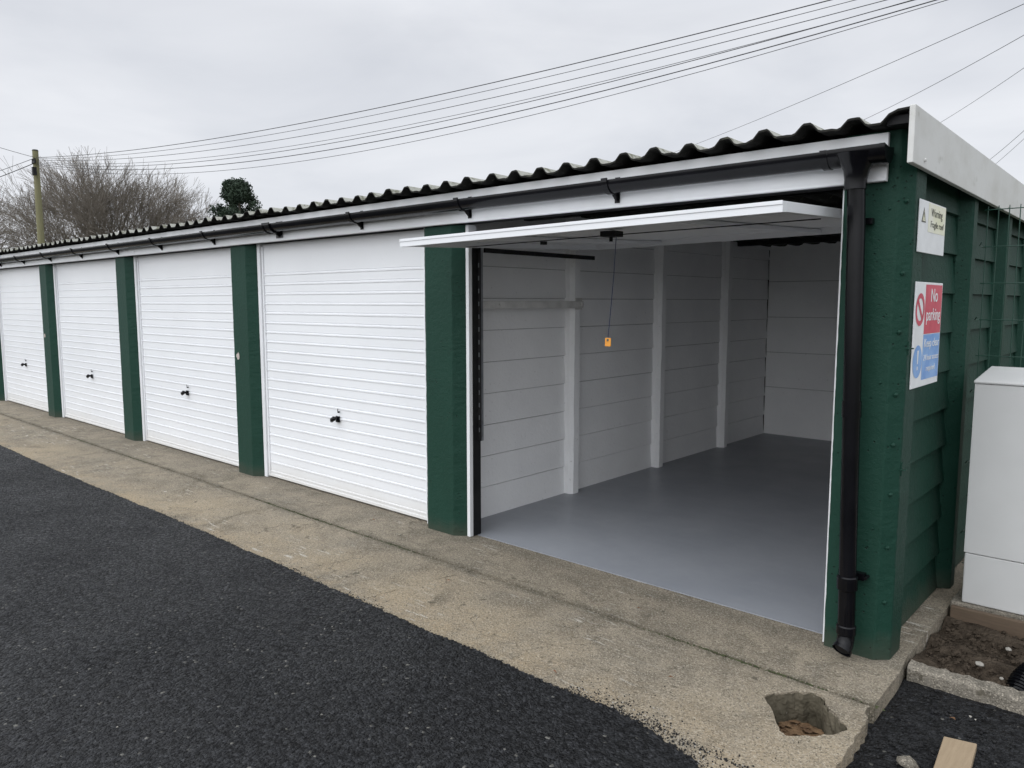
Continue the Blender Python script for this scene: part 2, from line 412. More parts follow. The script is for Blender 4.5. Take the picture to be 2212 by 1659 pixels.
for (x,y) in ((-2.05,-.22),(-1.55,-.75),(-1.95,-1.05),(-4.4,-.15),(-3.1,-.62),(-.62,-.18)):
    b=B(); a=U(0,6.28); z=.004 if x<-.8 else -.062
    P_=[(0,0,.004),(.012,.006,.009),(.022,0,.003),(.012,-.006,.007),(-.008,0,0)]
    pr_=[(x+p[0]*math.cos(a)-p[1]*math.sin(a),y+p[0]*math.sin(a)+p[1]*math.cos(a),z+p[2]) for p in P_]
    b.add(pr_,[(0,3,2,1),(4,3,0),(4,0,1)]); o=b.make('dead_leaf',LEAFD); tag(o,'small curled brown dead leaf on the concrete','leaf','dead leaves on the apron')

# ------------------------------------------------------------ garage block
gb=empty('garage_block',(-10.5,2.7,0)); tag(gb,'long row of green and white lock-up garages, end one open','garage')
YB=5.36
b=B(); b.box(XL,-.985,.121,YB+.12,-.14,.004)
b.make('floor',FLOOR,gb)['label']='smooth blue-grey painted garage floor'
rights=[R0-P*k for k in range(7)]
random.seed(11)
for k,r in enumerate(rights):
    b=B(); yb=.155 if k==0 else .26
    poly=[(r-.42,yb),(r-.42,.065),(r-.345,.004),(r-.337,0),(r-.083,0),(r-.075,.004),(r,.065),(r,yb)]
    b.prism(poly[::1],0,2.10,0,110 if k<4 else 20,.0018)
    mats=[GREEN]
    if k in (1,3):
        mats.append(CHIP); cz=1.10 if k==1 else 1.13; cx=r-.27
        pts=[(cx+.028*math.cos(a)*U(.7,1.2),-.004,cz+.033*math.sin(a)*U(.7,1.2)) for a in [i*.63 for i in range(10)]]
        b.add(pts,[tuple(range(10))],1)
    b.make('pillar',mats,gb)
b=B()
poly=[(-1.19,.10),(-1.19,.004),(-1.184,0),(-.974,0),(-.966,.004),(-.918,.052),(-.915,.06),(-.915,.205),(-.93,.22),(-1.02,.22),(-1.10,.10)]
b.prism(poly,0,2.315,0,120,.0009)
for z in (2.02,1.72,1.47,1.2,.98,.76,.52,.27): b.ball((-.943,.024,z),.0115)
for z in (1.99,1.25,.6): b.ball((-1.0,-.001,z),.006)
for z in (1.40,.87):
    b.tube([(-.914,.045,z),(-.896,.045,z),(-.896,.07,z),(-.902,.075,z)],.003,6); b.box(-.917,-.911,.06,.085,z-.03,z+.03)
b.make('pillar',GREEN,gb)['label']='pitted green concrete corner pillar with bolt heads'
def shiplap(b,xin,sgn,y0,y1,z0,z1,h,step,mi=0,gap=0):
    z=z0
    while z<z1-.01:
        t=min(z+h,z1); j=U(-.002,.002)
        xo=xin+sgn*(step+j); xi=xin+sgn*.002; xb=xin-sgn*.03; tt=t-gap*U(.6,1.3)
        vs=[(xb,y0,z),(xo,y0,z+.003),(xi,y0,tt),(xb,y0,tt),(xb,y1,z),(xo,y1,z+.003),(xi,y1,tt),(xb,y1,tt)]
        b.add(vs,[(0,1,2,3),(7,6,5,4),(1,5,6,2),(0,4,5,1),(3,2,6,7),(0,3,7,4)],mi); z=t
ribs=[.12,1.48,2.84,4.20]
random.seed(5)
for k,r in enumerate(rights):
    xw=r-.24; b=B()
    if k==0:
        for i,y in enumerate(ribs):
            y1=(ribs+[YB])[i+1]
            shiplap(b,xw,1,y+.05,y1-(.05 if i<3 else 0),0,2.32,.232,.014,0,.0045)
            if i: b.prism([(xw,y-.06),(xw+.05,y-.06),(xw+.085,y-.035),(xw+.085,y+.035),(xw+.05,y+.06),(xw,y+.06)],0,2.3,0,50,.0016,.0016)
        b.box(xw-.06,xw-.008,.175,YB,0,2.32,1)
        b.box(xw+.014,xw+.085,.160,.215,0,2.3)
        o=b.make('partition_wall',[WINT,GAP],gb); o['label']='white painted plank partition with upright ribs'
        q=B(); q.box(xw+.088,xw+.132,.22,1.50,1.550,1.605); q.box(xw+.087,xw+.095,1.44,1.53,1.535,1.63)
        q.tube([(xw+.132,1.47,1.58),(xw+.149,1.47,1.58)],.014,8)
        q.tube([(xw+.132,.5,1.58),(xw+.142,.5,1.58)],.010,8)
        q.make('brace',RAIL,gb,bevel=.003)
    else:
        b.box(xw-.05,xw,.27,YB,0,2.30); b.make('partition_wall',WINT,gb)
b=B(); z=0
for h in (.58,.42,.42,.42,.48):
    b.box(XL,-1.09,YB,YB+.07,z,z+h-.007); z+=h
b.box(XL,-1.09,YB+.012,YB+.09,0,2.315,1)
b.make('back_wall',[WINT,GAP],gb,bevel=.003)
b=B(); b.tube([(-3.842+U(-.002,.002),YB-.012,.02+i*.115) for i in range(20)],[U(.002,.008) for i in range(20)],5)
b.make('wall_joint',BLACKM,gb)
posts=[1.24,2.25,3.28,4.3,5.32]
b=B(); b.box(-1.085,-1.035,.10,YB+.1,0,2.30); b.make('inner_wall',WINT,gb)
b=B(); ys=[.215]+posts
for i in range(len(ys)-1):
    shiplap(b,-1.002,1,ys[i]+(0 if i==0 else .05),ys[i+1]-.05,0,2.26,.205,.025)
for y in posts:
    b.prism([(-1.03,y-.09),(-.985,y-.09),(-.93,y-.05),(-.92,y-.04),(-.92,y+.04),(-.93,y+.05),(-.985,y+.09),(-1.03,y+.09)],0,2.26,0,60,.0003,.0014)
b.make('side_wall',GREEN,gb)['label']='dark green shiplap concrete side wall with posts'
def ribprof(h):
    pr=[(0,0),(.03,0)]; z=.03; per=.0845
    while z+per<h-.12:
        pr+=[(z+.004,0),(z+.0065,.0055),(z+.016,.0055),(z+.0185,-.0035),(z+.026,-.0035),(z+.0285,0),(z+per,0)]
        z+=per
    pr.append((h,0)); return pr
HD=2.085
pr=ribprof(HD)
for k in range(6):
    x0=rights[k+1]+.052; x1=rights[k]-.42-.012
    b=B(); y=.095
    vs=[];
    for (z,o) in pr: vs+=[(x0,y-o,z+.018),(x1,y-o,z+.018)]
    nn=len(pr)
    b.add(vs,[(2*i,2*i+1,2*i+3,2*i+2) for i in range(nn-1)])
    b.box(x0,x0+.022,y-.012,y+.03,.018,HD); b.box(x1-.022,x1,y-.012,y+.03,.018,HD)
    b.box(x0,x1,y+.006,y+.03,.018,HD+.015)
    b.box(x0,x1,y-.010,y+.004,.016,.034)
    d=b.make('door',WDOOR,gb)
    cx=(x0+x1)/2; hz=.655
    h=B()
    h.prism([(cx-.024,y-.016),(cx+.024,y-.016),(cx+.024,y-.004),(cx-.024,y-.004)],hz-.03,hz+.02)
    h.tube([(cx-.002,y-.014,hz),(cx-.002,y-.045,hz)],.013,10)
    h.tube([(cx-.03,y-.05,hz-.022),(cx-.012,y-.055,hz-.006),(cx+.012,y-.055,hz+.006),(cx+.034,y-.05,hz+.010)],[.012,.020,.019,.010],10)
    h.tube([(cx+.018,y-.004,hz+.055),(cx+.018,y-.02,hz+.055)],.007,8)
    h.box(cx+.014,cx+.022,y-.022,y-.018,hz+.05,hz+.085)
    h.make('handle',BLACK,d,smooth=False,bevel=.002)
    f=B()
    f.box(rights[k+1]+.002,rights[k+1]+.048,.068,.14,.002,2.12)
    f.box(rights[k]-.42-.010,rights[k]-.4215,.068,.14,.002,2.12)
    f.box(rights[k+1]+.0485,rights[k]-.4305,.12,.16,.003,.016)
    f.make('door_frame',WPVC,gb,bevel=.002)
b=B(); b.box(XL,-1.01,-.034,-.012,2.103,2.302); b.box(XL,-1.012,-.038,-.0345,2.105,2.118)
for x in (-8.7,-13.6): b.box(x,x+.04,-.0385,-.0345,2.12,2.301)
b.make('fascia_board',WPVC,gb,bevel=.002)
b=B(); b.box(XL,-1.20,-.011,.14,2.11,2.28); b.make('lintel',BLACKM,gb)
GC=(-.100,2.228)
b=B(); b.arc(XL,-1.235,GC[0],GC[1],.0555,.059,175,365,20)
b.arc(-1.245,-1.215,GC[0],GC[1],.059,.066,172,368,16)
b.arc(-1.214,-1.006,GC[0],GC[1],.0585,.0625,172,368,16)
b.arc(-1.005,-.985,GC[0],GC[1],.0,.065,172,368,16)
b.tube([(-1.11,GC[0],2.215),(-1.11,GC[0],2.175),(-1.11,GC[0],2.15),(-1.112,GC[0],2.11),(-1.112,GC[0],2.07)],[.092,.066,.052,.045,.045],20)
gu=b.make('gutter',BLACK,gb,smooth=False)
mod=gu.modifiers.new('s','EDGE_SPLIT'); mod.split_angle=math.radians(40)
for p in gu.data.polygons: p.use_smooth=True
for i in range(16):
    x=-2.356-1.12*i; w=.016 if i!=3 else .05
    b=B(); b.arc(x-w,x+w,GC[0],GC[1],.0593,.0655,168,372,14)
    b.box(x-w,x+w,-.041,-.0385,2.125,2.26)
    b.add([(x-.006,-.042,2.13),(x-.006,-.085,2.166),(x-.006,-.042,2.20),(x+.006,-.042,2.13),(x+.006,-.085,2.166),(x+.006,-.042,2.20)],[(0,1,2),(5,4,3),(0,3,4,1),(1,4,5,2),(0,2,5,3)])
    b.box(x-w-.002,x+w+.002,-.170,-.160,2.221,2.241)
    if i==3:
        b.arc(x-.055,x-.04,GC[0],GC[1],.066,.072,170,370,14); b.arc(x+.04,x+.055,GC[0],GC[1],.066,.072,170,370,14)
    b.make('gutter_bracket',BLACK,gu)
b=B(); py=-.080
def px(z): return -1.066-(z-.1)*.0225
b.tube([(px(z),py-.020*max(0,(z-1.95)/.2),z) for z in (2.12,2.0,1.9,1.5,1.14)],.0365,20)
b.tube([(px(z),py,z) for z in (1.17,1.10)],[.040,.040],20)
b.tube([(px(z),py,z) for z in (1.14,.8,.36)],.0365,20)
b.tube([(px(z),py,z) for z in (.39,.385,.33,.325)],[.039,.044,.044,.039],20)
b.tube([(px(z),py,z) for z in (.33,.2,.145)],.0365,20)
b.tube([(px(.15),py,z) for z in (.165,.16,.125,.12)],[.038,.042,.042,.038],20)
b.tube([(px(.1),py,.13),(px(.1),py-.003,.10),(px(.1),py-.015,.078),(px(.1)-.003,py-.030,.060)],.037,20,cap=False)
b.tube([(px(.1)-.002,py-.026,.064),(px(.1)-.005,py-.038,.053)],.042,20,cap=False)
b.tube([(px(.1)-.002,py-.025,.065),(px(.1)-.002,py-.027,.064)],.036,20,1)
b.box(px(.36)-.055,px(.36)+.055,-.035,-.001,.365,.395); b.tube([(px(.36)+.062,-.04,.38),(px(.36)+.062,.0,.38)],.008,8)
b.box(px(1.95)-.05,px(1.95)+.05,-.035,-.001,1.93,1.955)
dp=b.make('downpipe',[BLACK,BLACKM],gb)
for p in dp.data.polygons: p.use_smooth=True
mod=dp.modifiers.new('s','EDGE_SPLIT'); mod.split_angle=math.radians(35)
# roof
random.seed(17)
b=B(); per=.19; prof=[(0,0),(.045,0),(.058,.005),(.082,.034),(.092,.038),(.120,.038),(.130,.034),(.157,.005),(.172,0)]
x=-.99; pts=[]; k=0
while x>XL-.1:
    dz=.003*math.sin(k*1.3)+U(-.003,.003); dy=U(-.008,.008)+(.02 if (k//6)%2 else 0); sx_=U(-.004,.004)
    for (dx,z) in prof: pts.append((x-dx-.03+sx_,z*U(.93,1.05)+dz,dy))
    x-=per; k+=1
def rz(y): return 2.316-.012*(y+.15)
th=.009
pts=[(-.907,.046,0),(-.95,.044,0),(-.985,.030,0),(-1.005,.008,0)]+pts
nb_=len(pts); vs=[]
for (xx,z,dy) in pts:
    y0=-.135+dy; y1=5.65
    vs+=[(xx,y0,rz(y0)+z+th),(xx,y1,rz(y1)+z+th),(xx,y0,rz(y0)+z),(xx,y1,rz(y1)+z)]
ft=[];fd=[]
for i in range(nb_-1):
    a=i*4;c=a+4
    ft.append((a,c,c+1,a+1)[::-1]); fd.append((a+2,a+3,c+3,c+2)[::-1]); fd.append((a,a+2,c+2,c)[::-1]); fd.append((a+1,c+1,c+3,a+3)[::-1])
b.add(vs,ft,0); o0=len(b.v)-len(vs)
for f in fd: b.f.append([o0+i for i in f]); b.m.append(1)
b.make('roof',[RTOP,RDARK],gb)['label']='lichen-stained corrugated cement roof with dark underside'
b=B(); b.box(XL,-.93,.02,.07,2.27,2.312); b.box(-1.0,-.906,-.10,.06,2.3155,2.350); b.make('eaves_shade_strip',BLACKM,gb)  # black strip added for the shade under the roof edge, plus dark corner flashing
b=B(); b.add([( -.905,-.145,2.150),(-.882,-.145,2.150),(-.882,5.7,2.09),(-.905,5.7,2.09),(-.905,-.145,2.374),(-.882,-.145,2.374),(-.882,5.7,2.30),(-.905,5.7,2.30)],[(0,3,2,1),(4,5,6,7),(0,1,5,4),(1,2,6,5),(2,3,7,6),(3,0,4,7)])
for y,z in ((.02,2.18),(1.9,2.16),(3.6,2.13)): b.tube([(-.884,y,z),(-.874,y,z)],.008,8)
b.make('verge_board',VERGE,gb,bevel=.003)
for y in (.9,2.1,3.3,4.5):
    b=B(); b.box(XL,-1.03,y,y+.07,2.21,2.285); b.make('purlin',BLACKM,gb)
r=R0
b=B(); b.box(r+.002,r+.030,.05,.125,.002,2.10); b.make('door_jamb',WPVC,gb,bevel=.002)
b=B(); b.box(-1.206,-1.192,.03,.125,.002,2.10); b.make('door_jamb',WPVC,gb,bevel=.002)
b=B(); b.box(r+.0025,r+.030,.126,.156,.003,2.05,0)
b.box(r+.0305,r+.034,.08,.150,.003,2.05,0)
b.box(r+.035,r+.060,.128,.134,.66,1.97,0); b.box(r+.054,r+.059,.134,.155,.66,1.97,1)
z=.72
while z<1.9: b.box(r+.044,r+.051,.125,.1275,z,z+.03,1); z+=.085
b.box(r+.040,r+.057,.18,1.42,1.925,1.955,0)
b.make('door_track',[BLACKM,STEEL],gb)
# open door
b=B(); X0,X1=-3.572,-1.240; y0,y1=-.535,1.45
def zz(y,x=X1): return 1.950+.040*(y-y0)-.026*(X1-x)/(X1-X0)
def slab(x0,x1,ya,yb,h0,h1,mi=0):
    vs=[(x0,ya,zz(ya,x0)+h0),(x1,ya,zz(ya,x1)+h0),(x1,yb,zz(yb,x1)+h0),(x0,yb,zz(yb,x0)+h0),(x0,ya,zz(ya,x0)+h1),(x1,ya,zz(ya,x1)+h1),(x1,yb,zz(yb,x1)+h1),(x0,yb,zz(yb,x0)+h1)]
    b.add(vs,[(0,3,2,1),(4,5,6,7),(0,1,5,4),(1,2,6,5),(2,3,7,6),(3,0,4,7)],mi)
slab(X0,X1,y0,y0+.03,0,.044); slab(X0,X1,y0-.004,y0-.0005,.030,.046)
slab(X0,X0+.035,y0+.031,y1,.002,.044); slab(X1-.035,X1,y0+.031,y1,.002,.044)
slab(X0+.036,X1-.036,y1-.035,y1,.0,.044)
vs=[]
for (z,o) in pr:
    y=y0+.02+z*(y1-y0-.04)/HD; vs+=[(X0+.03,y,zz(y,X0)+.036+o),(X1-.03,y,zz(y,X1)+.036+o)]
b.add(vs,[(2*i,2*i+1,2*i+3,2*i+2) for i in range(len(pr)-1)])
for x in (-3.0,-1.85): slab(x,x+.05,y0+.032,y1-.036,.008,.030)
d=b.make('door',WDOOR,gb,bevel=.0015); d['label']='white up-and-over door raised open'
b=B(); cx=-2.40
b.box(cx-.045,cx+.045,-.07,.02,1.950,1.98); b.tube([(cx,-.03,1.95),(cx,-.03,1.925)],.010,8)
b.tube([(cx-.045,-.02,1.960),(X0+.04,-.02,1.948)],.003,6); b.tube([(cx+.045,-.02,1.960),(X1-.04,-.02,1.967)],.003,6)
b.box(cx-.61,cx-.58,.1,.13,1.945,1.98)
b.make('lock',BLACKM,d)
b=B()
b.tube([(cx+.02,-.01,1.95),(cx+.012,-.015,1.75),(cx+.004,-.03,1.55),(cx,-.045,1.405)],.0019,6)
b.make('pull_cord',CORD,d)
b=B(); b.box(cx-.019,cx+.019,-.048,-.042,1.355,1.402); b.tube([(cx,-.050,1.39),(cx,-.041,1.39)],.0075,10,1)
b.make('pull_tag',[ORANGE,SBLACK],d,bevel=.0015)

# ------------------------------------------------------------ signs
def signpoly(b,pts,x,mi):
    b.add([(x,y,z) for y,z in pts],[tuple(range(len(pts)))],mi)
def signtext(name,body,y,z,size,x,mat,par,fit=None,bold=.004):
    vs,fs=textmesh(body,size,bold=size*bold)
    w=max(v[0] for v in vs)-min(v[0] for v in vs); m=min(v[0] for v in vs)
    s=(fit/w) if fit else 1
    b=B(); b.add([(x+v[2],y+(v[0]-m)*s,z+v[1]) for v in vs],fs); return b.make(name,mat,par)
def ring(b,cy,cz,r0,r1,x,mi,n=32):
    vs=[]
    for i in range(n):
        t=2*math.pi*i/n; vs+=[(x,cy+r0*math.cos(t),cz+r0*math.sin(t)),(x,cy+r1*math.cos(t),cz+r1*math.sin(t))]
    b.add(vs,[(2*i,2*i+1,(2*i+3)%(2*n),(2*i+2)%(2*n)) for i in range(n)],mi)
sx=-.907
sg=empty('warning_sign',(sx,.3,1.8)); tag(sg,'faded cream and white warning sign on green wall','sign')
b=B(); b.box(sx-.006,sx,.095,.535,1.812,2.035); b.make('board',SWHITE,sg,bevel=.002)
b=B(); b.box(sx+.0003,sx+.001,.235,.53,1.905,2.03); b.make('panel',SCREAM,sg)
b=B(); b.add([(sx+.0008,.125,1.94),(sx+.0008,.195,1.94),(sx+.0008,.160,2.005)],[(0,1,2)],0)
b.add([(sx+.0014,.137,1.946),(sx+.0014,.183,1.946),(sx+.0014,.160,1.991)],[(0,1,2)],1)
b.add([(sx+.002,.157,1.960),(sx+.002,.163,1.960),(sx+.002,.165,1.982),(sx+.002,.155,1.982)],[(0,1,2,3)],0)
b.add([(sx+.002,.157,1.950),(sx+.002,.163,1.950),(sx+.002,.163,1.956),(sx+.002,.157,1.956)],[(0,1,2,3)],0)
b.make('hazard_symbol',[SBLACK,SCREAM],sg)
signtext('lettering','Warning',.275,1.976,.050,sx+.0018,SBLACK,sg,.195,0)
signtext('lettering','Fragile roof',.275,1.928,.040,sx+.0018,SBLACK,sg,.225,0)
sg=empty('parking_sign',(sx,.3,1.22)); tag(sg,'red, blue and white no parking sign on green wall','sign')
Y0,Y1,Z0,Z1=.105,.56,1.218,1.686
b=B(); b.box(sx-.006,sx,Y0,Y1,Z0,Z1); b.make('board',SWHITE,sg,bevel=.002)
b=B(); b.box(sx+.0003,sx+.001,.265,Y1-.01,1.455,Z1-.01); b.make('red_panel',SRED,sg)
b=B(); b.box(sx+.0003,sx+.001,.265,Y1-.01,Z0+.03,1.452); b.make('blue_panel',SBLUE,sg)
b=B(); ring(b,.185,1.565,.050,.072,sx+.0012,0)
a=.052*.707; b.add([(sx+.0012,.185-a-.007,1.565+a-.007),(sx+.0012,.185-a+.007,1.565+a+.007),(sx+.0012,.185+a+.007,1.565-a+.007),(sx+.0012,.185+a-.007,1.565-a-.007)],[(0,1,2,3)],0)
b.make('prohibition_symbol',SRED,sg)
b=B(); ring(b,.185,1.335,.0,.073,sx+.0012,0)
signpoly(b,[(.178,1.325),(.192,1.325),(.197,1.385),(.173,1.385)],sx+.0018,1)
signpoly(b,[(.177,1.298),(.193,1.298),(.193,1.314),(.177,1.314)],sx+.0018,1)
b.make('mandatory_symbol',[SBLUE,SWHITE],sg)
signtext('lettering','No',.355,1.60,.085,sx+.0018,SWHITE,sg,.115,.006)
signtext('lettering','parking',.29,1.515,.080,sx+.0018,SWHITE,sg,.24,.006)
signtext('lettering','Keep clear',.28,1.395,.054,sx+.0018,SWHITE,sg,.26)
signtext('lettering','24 hour access',.28,1.335,.038,sx+.0018,SWHITE,sg,.26,0)
signtext('lettering','required',.335,1.285,.038,sx+.0018,SWHITE,sg,.15,0)

# ------------------------------------------------------------ cabinet, kerb, soil, fence
b=B(); b.box(-.86,3.2,.905,1.9,-.15,.035); o=b.make('cabinet_base',CONC2,bevel=.008); tag(o,'concrete base slab under the utility cabinet','concrete base',kind='structure')
cab=empty('utility_cabinet',(-.4,1.1,.035)); tag(cab,'pale grey utility cabinet on a concrete base','cabinet')
b=B(); b.box(-.812,.12,.922,1.325,.037,.302); b.make('plinth',CAB,cab,bevel=.006)
b=B(); b.box(-.815,.125,.918,1.33,.306,1.185); b.box(-.36,-.352,.914,.9185,.35,1.15)
b.make('body',CAB,cab,bevel=.010)
b=B(); X0,X1=-.820,.130
b.add([(X0,.912,1.187),(X1,.912,1.187),(X1,1.335,1.187),(X0,1.335,1.187),(X0,.912,1.203),(X1,.912,1.203),(X1,1.335,1.250),(X0,1.335,1.250)],
 [(0,3,2,1),(0,1,5,4),(1,2,6,5),(2,3,7,6),(3,0,4,7),(4,5,6,7)])
b.make('lid',CAB,cab,bevel=.006)
b=B(); b.box(-.30,-.27,.905,.917,.72,.80); b.make('handle',BLACK,cab,bevel=.002)
random.seed(21)
def kerbpiece(x0,x1):
    b=B(); n=40; vs=[]
    for i in range(n+1):
        x=x0+(x1-x0)*i/n; e=U(-.005,.005); f=U(-.006,.005); g_=U(-.005,.005)
        vs+=[(x,.066+e,-.14),(x,.066+e,-.02+f),(x,.078+e,-.006+f),(x,.13+g_,-.004+f),(x,.138+g_,-.02),(x,.138,-.14)]
    fs=[]
    for i in range(n):
        for j in range(5): a=i*6+j; fs.append((a,a+6,a+7,a+1))
    fs+=[(0,1,2,3,4,5),tuple(n*6+k for k in (5,4,3,2,1,0))]
    b.add(vs,fs); o=b.make('kerb',CONC2); tag(o,'low concrete edging kerb beside soil bed','kerb',kind='structure')
for x0,x1 in ((-.845,.055),(.062,.96),(.967,1.87)): kerbpiece(x0,x1)
b=B(); g=50; h=14; vv=[]
for i in range(g+1):
    for j in range(h+1): vv.append((-.862+3.5*i/g,.136+.73*j/h,-.055+U(-.014,.014)+.02*math.sin(i*.6+j)))
b.add(vv,[(i*(h+1)+j,(i+1)*(h+1)+j,(i+1)*(h+1)+j+1,i*(h+1)+j+1) for i in range(g) for j in range(h)])
tag(b.make('soil',SOIL),'dark soil bed with rubble','soil',kind='structure')
b=B()
for i in range(1600):
    r=U(.003,.014); b.ball((U(-.84,.6),U(.15,.85),-.045),r,0,.35,(1,1,.7))
tag(b.make('soil_clods',SOIL),'crumbly clods on the soil bed','soil',kind='stuff')
for i,(x,y,r) in enumerate([(-.62,.36,.018),(-.55,.62,.014),(-.48,.72,.022),(-.42,.60,.018),(-.52,.27,.010)]):
    b=B(); b.ball((x,y,-.035),r,0,.25,(1.2,1,.7)); o=b.make('stone',STONE_L,bevel=.003)
    tag(o,'small pale stone on dark soil','stone','stones in the soil bed')
b=B(); b.ball((-.66,-.63,-.055),.032,0,.2,(1.3,1,.7)); o=b.make('stone',CONC2,bevel=.005); tag(o,'grey lump of stone on the asphalt','stone')
b=B(); b.box(-.85,2.6,.868,.900,-.12,.020); o=b.make('timber_edging',WOODW,bevel=.004); tag(o,'weathered timber edging board along soil bed','timber board')
b=B(); ctrl=[Vector(p) for p in ((-.46,.20,-.12),(-.44,.30,-.02),(-.34,.42,.03),(-.1,.50,.02),(.3,.52,-.03),(.8,.5,-.06))]
pts=[];rad=[]
def cr(t):
    k=min(int(t),len(ctrl)-2); f=t-k; p0=ctrl[max(k-1,0)];p1=ctrl[k];p2=ctrl[k+1];p3=ctrl[min(k+2,len(ctrl)-1)]
    return .5*((2*p1)+(-p0+p2)*f+(2*p0-5*p1+4*p2-p3)*f*f+(-p0+3*p1-3*p2+p3)*f**3)
for i in range(240):
    t=i/240*(len(ctrl)-1.001); pts.append(cr(t)); rad.append(.050 if (i//2)%2 else .043)
b.tube(pts,rad,18); o=b.make('drainage_pipe',BLACK); tag(o,'black ribbed plastic drainage pipe lying in soil','pipe')
b=B(); wz=-.006; b.add([(-.596,-.405,-.055),(-.492,-.378,-.055),(-.455,-.80,-.045),(-.558,-.82,-.045),(-.596,-.405,-.028),(-.492,-.378,-.028),(-.455,-.80,-.018),(-.558,-.82,-.018)],[(0,3,2,1)[::-1],(4,5,6,7)[::-1],(0,1,5,4)[::-1],(1,2,6,5)[::-1],(2,3,7,6)[::-1],(3,0,4,7)[::-1]])
o=b.make('wood_offcut',WOOD,bevel=.003); tag(o,'short pale timber offcut lying on asphalt','timber offcut')
b=B(); fy=1.40; x=-.895
while x<1.6:
    b.tube([(x,fy,.02),(x,fy,2.12)],.0026,5); x+=.05
z=.1; k=0
while z<2.12:
    b.tube([(-.91,fy-.003,z),(1.6,fy-.003,z)],.0028,5)
    if k%2==1:
        b.tube([(-.905,fy-.003,z),(-.905,fy-.10,z+.002),(-.893,fy-.12,z+.02)],.0028,5)
    z+=.2; k+=1
b.box(1.2,1.26,fy+.01,fy+.07,-.1,2.2)
o=b.make('mesh_fence',FENCE); tag(o,'green welded wire mesh fence behind the cabinet','fence')

# ------------------------------------------------------------ poles and wires
def pole(x,y,h,lab):
    e=empty('telegraph_pole',(x,y,-.3)); tag(e,lab,'telegraph pole')
    b=B(); b.tube([(x,y,-.3),(x,y,h*.5),(x,y,h)],[.16,.14,.115],14); b.make('shaft',POLE,e)
    b=B(); b.box(x-.02,x+.34,y-.16,y-.10,h-.55,h-.47); b.box(x+.14,x+.30,y-.22,y-.08,h-1.05,h-.72)
    for i in range(4): b.tube([(x+.02+.1*i,y-.13,h-.47),(x+.02+.1*i,y-.13,h-.36)],.035,8)
    b.make('bracket',BLACKM,e)
    b=B(); b.tube([(x,y,h),(x,y,h+.05)],[.13,.10],12); b.make('cap',BLACKM,e)
pole(-37.4,7.6,8.0,'weathered timber telegraph pole with many wires')
pole(.15,8.55,6.3,'timber telegraph pole beside the garages')
A=Vector((-37.4,7.6,7.72)); Bp=Vector((.15,8.55,6.0))
def wire(p,q,sag,r,r1=None):
    b=B(); n=40; pts=[]
    for i in range(n+1):
        t=i/n; v=p.lerp(q,t); v.z-=4*sag*t*(1-t); pts.append(v)
    b.tube(pts,[r+((r1 or r)-r)*i/n for i in range(n+1)],5); o=b.make('overhead_wire',WIRE)
    tag(o,'thin dark overhead wire strung from the telegraph pole','wire','overhead wires')
for i,(s,dz,r) in enumerate([(.62,.12,.0085),(.72,.07,.005),(.84,.0,.006),(1.0,-.05,.0045),(1.10,.0,.0065),(1.2,-.06,.0085),(1.36,-.05,.005)]):
    wire(A+Vector((0,0,-.05*i)),Bp+Vector((0,0,dz)),s,r+.003,r)
for (q,s,r) in [((-24.9,31.5,8.5),.3,.0055),((-12.5,26.5,7.5),.3,.0055),((-8.5,26.5,7.1),.2,.005),((-6.0,26.5,5.95),.2,.006),((-5.9,26.5,5.7),.2,.005)]:
    wire(Bp,Vector(q),s,r)
wire(A,Vector((-30,.9,7.6)),.1,.010); wire(A,Vector((-60,4.8,7.4)),.3,.012); wire(A+Vector((0,0,-.2)),Vector((-60,5.2,7.0)),.3,.018)

# ------------------------------------------------------------ trees
def baretree(x,y,H,W,seed,lab,lev=6,r0=.24,rmin=.0085,dome=False):
    random.seed(seed)
    e=empty('bare_tree',(x,y,-.3)); tag(e,lab,'tree')
    segs=[]
    def grow(p,d,L,r,k):
        seg=3 if k<5 else 2; q=p.copy(); pts=[q.copy()]
        for i in range(seg):
            d=(d+Vector((U(-1,1),U(-1,1),U(-.7,1.0)))*.10).normalized(); q=q+d*L/seg; pts.append(q.copy())
        segs.append((pts,[max(rmin,r*(1-.4*i/seg)) for i in range(seg+1)],k))
        if k>=lev: return
        if k==0:
            for c in range(11 if dome else 9):
                a=c*2.4+U(-.3,.3); el=math.radians((82,62,50,38,30,70,45,28,55,74,40)[c]+U(-5,5))
                dd=Vector((math.cos(a)*math.cos(el),math.sin(a)*math.cos(el),math.sin(el)))
                grow(pts[-1] if c%2 else pts[2],dd,L*U(1.0,1.12),r*U(.45,.6),1)
            return
        nch=4 if k<3 else 3
        for c in range(nch):
            ax=Vector((U(-1,1),U(-1,1),U(-1,1))).cross(d)
            if ax.length<1e-3: continue
            ax.normalize(); ang=math.radians(U(12,36))
            dd=(Matrix.Rotation(ang,3,ax)@d); dd=(dd+Vector((0,0,.05))).normalized()
            st=pts[-1] if c<1 else pts[random.randint(1,seg)]
            grow(st,dd,L*U(.72,.84),r*U(.5,.62),k+1)
    grow(Vector((0,0,0)),Vector((0,0,1)),H*.17,r0,0)
    zs=sorted(q.z for s_ in segs for q in s_[0]); zm=zs[int(len(zs)*.997)]
    xs=sorted(max(abs(q.x),abs(q.y)) for s_ in segs for q in s_[0]); rm=xs[int(len(xs)*.975)]
    sz=H/zm; sr=W/2/rm
    tr=B(); cr_=B()
    for pts,rr,k in segs:
        pts=[Vector((x+q.x*sr,y+q.y*sr,-.3+q.z*sz)) for q in pts]
        (tr if k<2 else cr_).tube(pts,rr,6 if k<3 else 3,cap=False)
    tr.make('trunk',BARK,e,origin=(x,y,-.3)); cr_.make('crown',BARK,e,origin=(x,y,-.3))
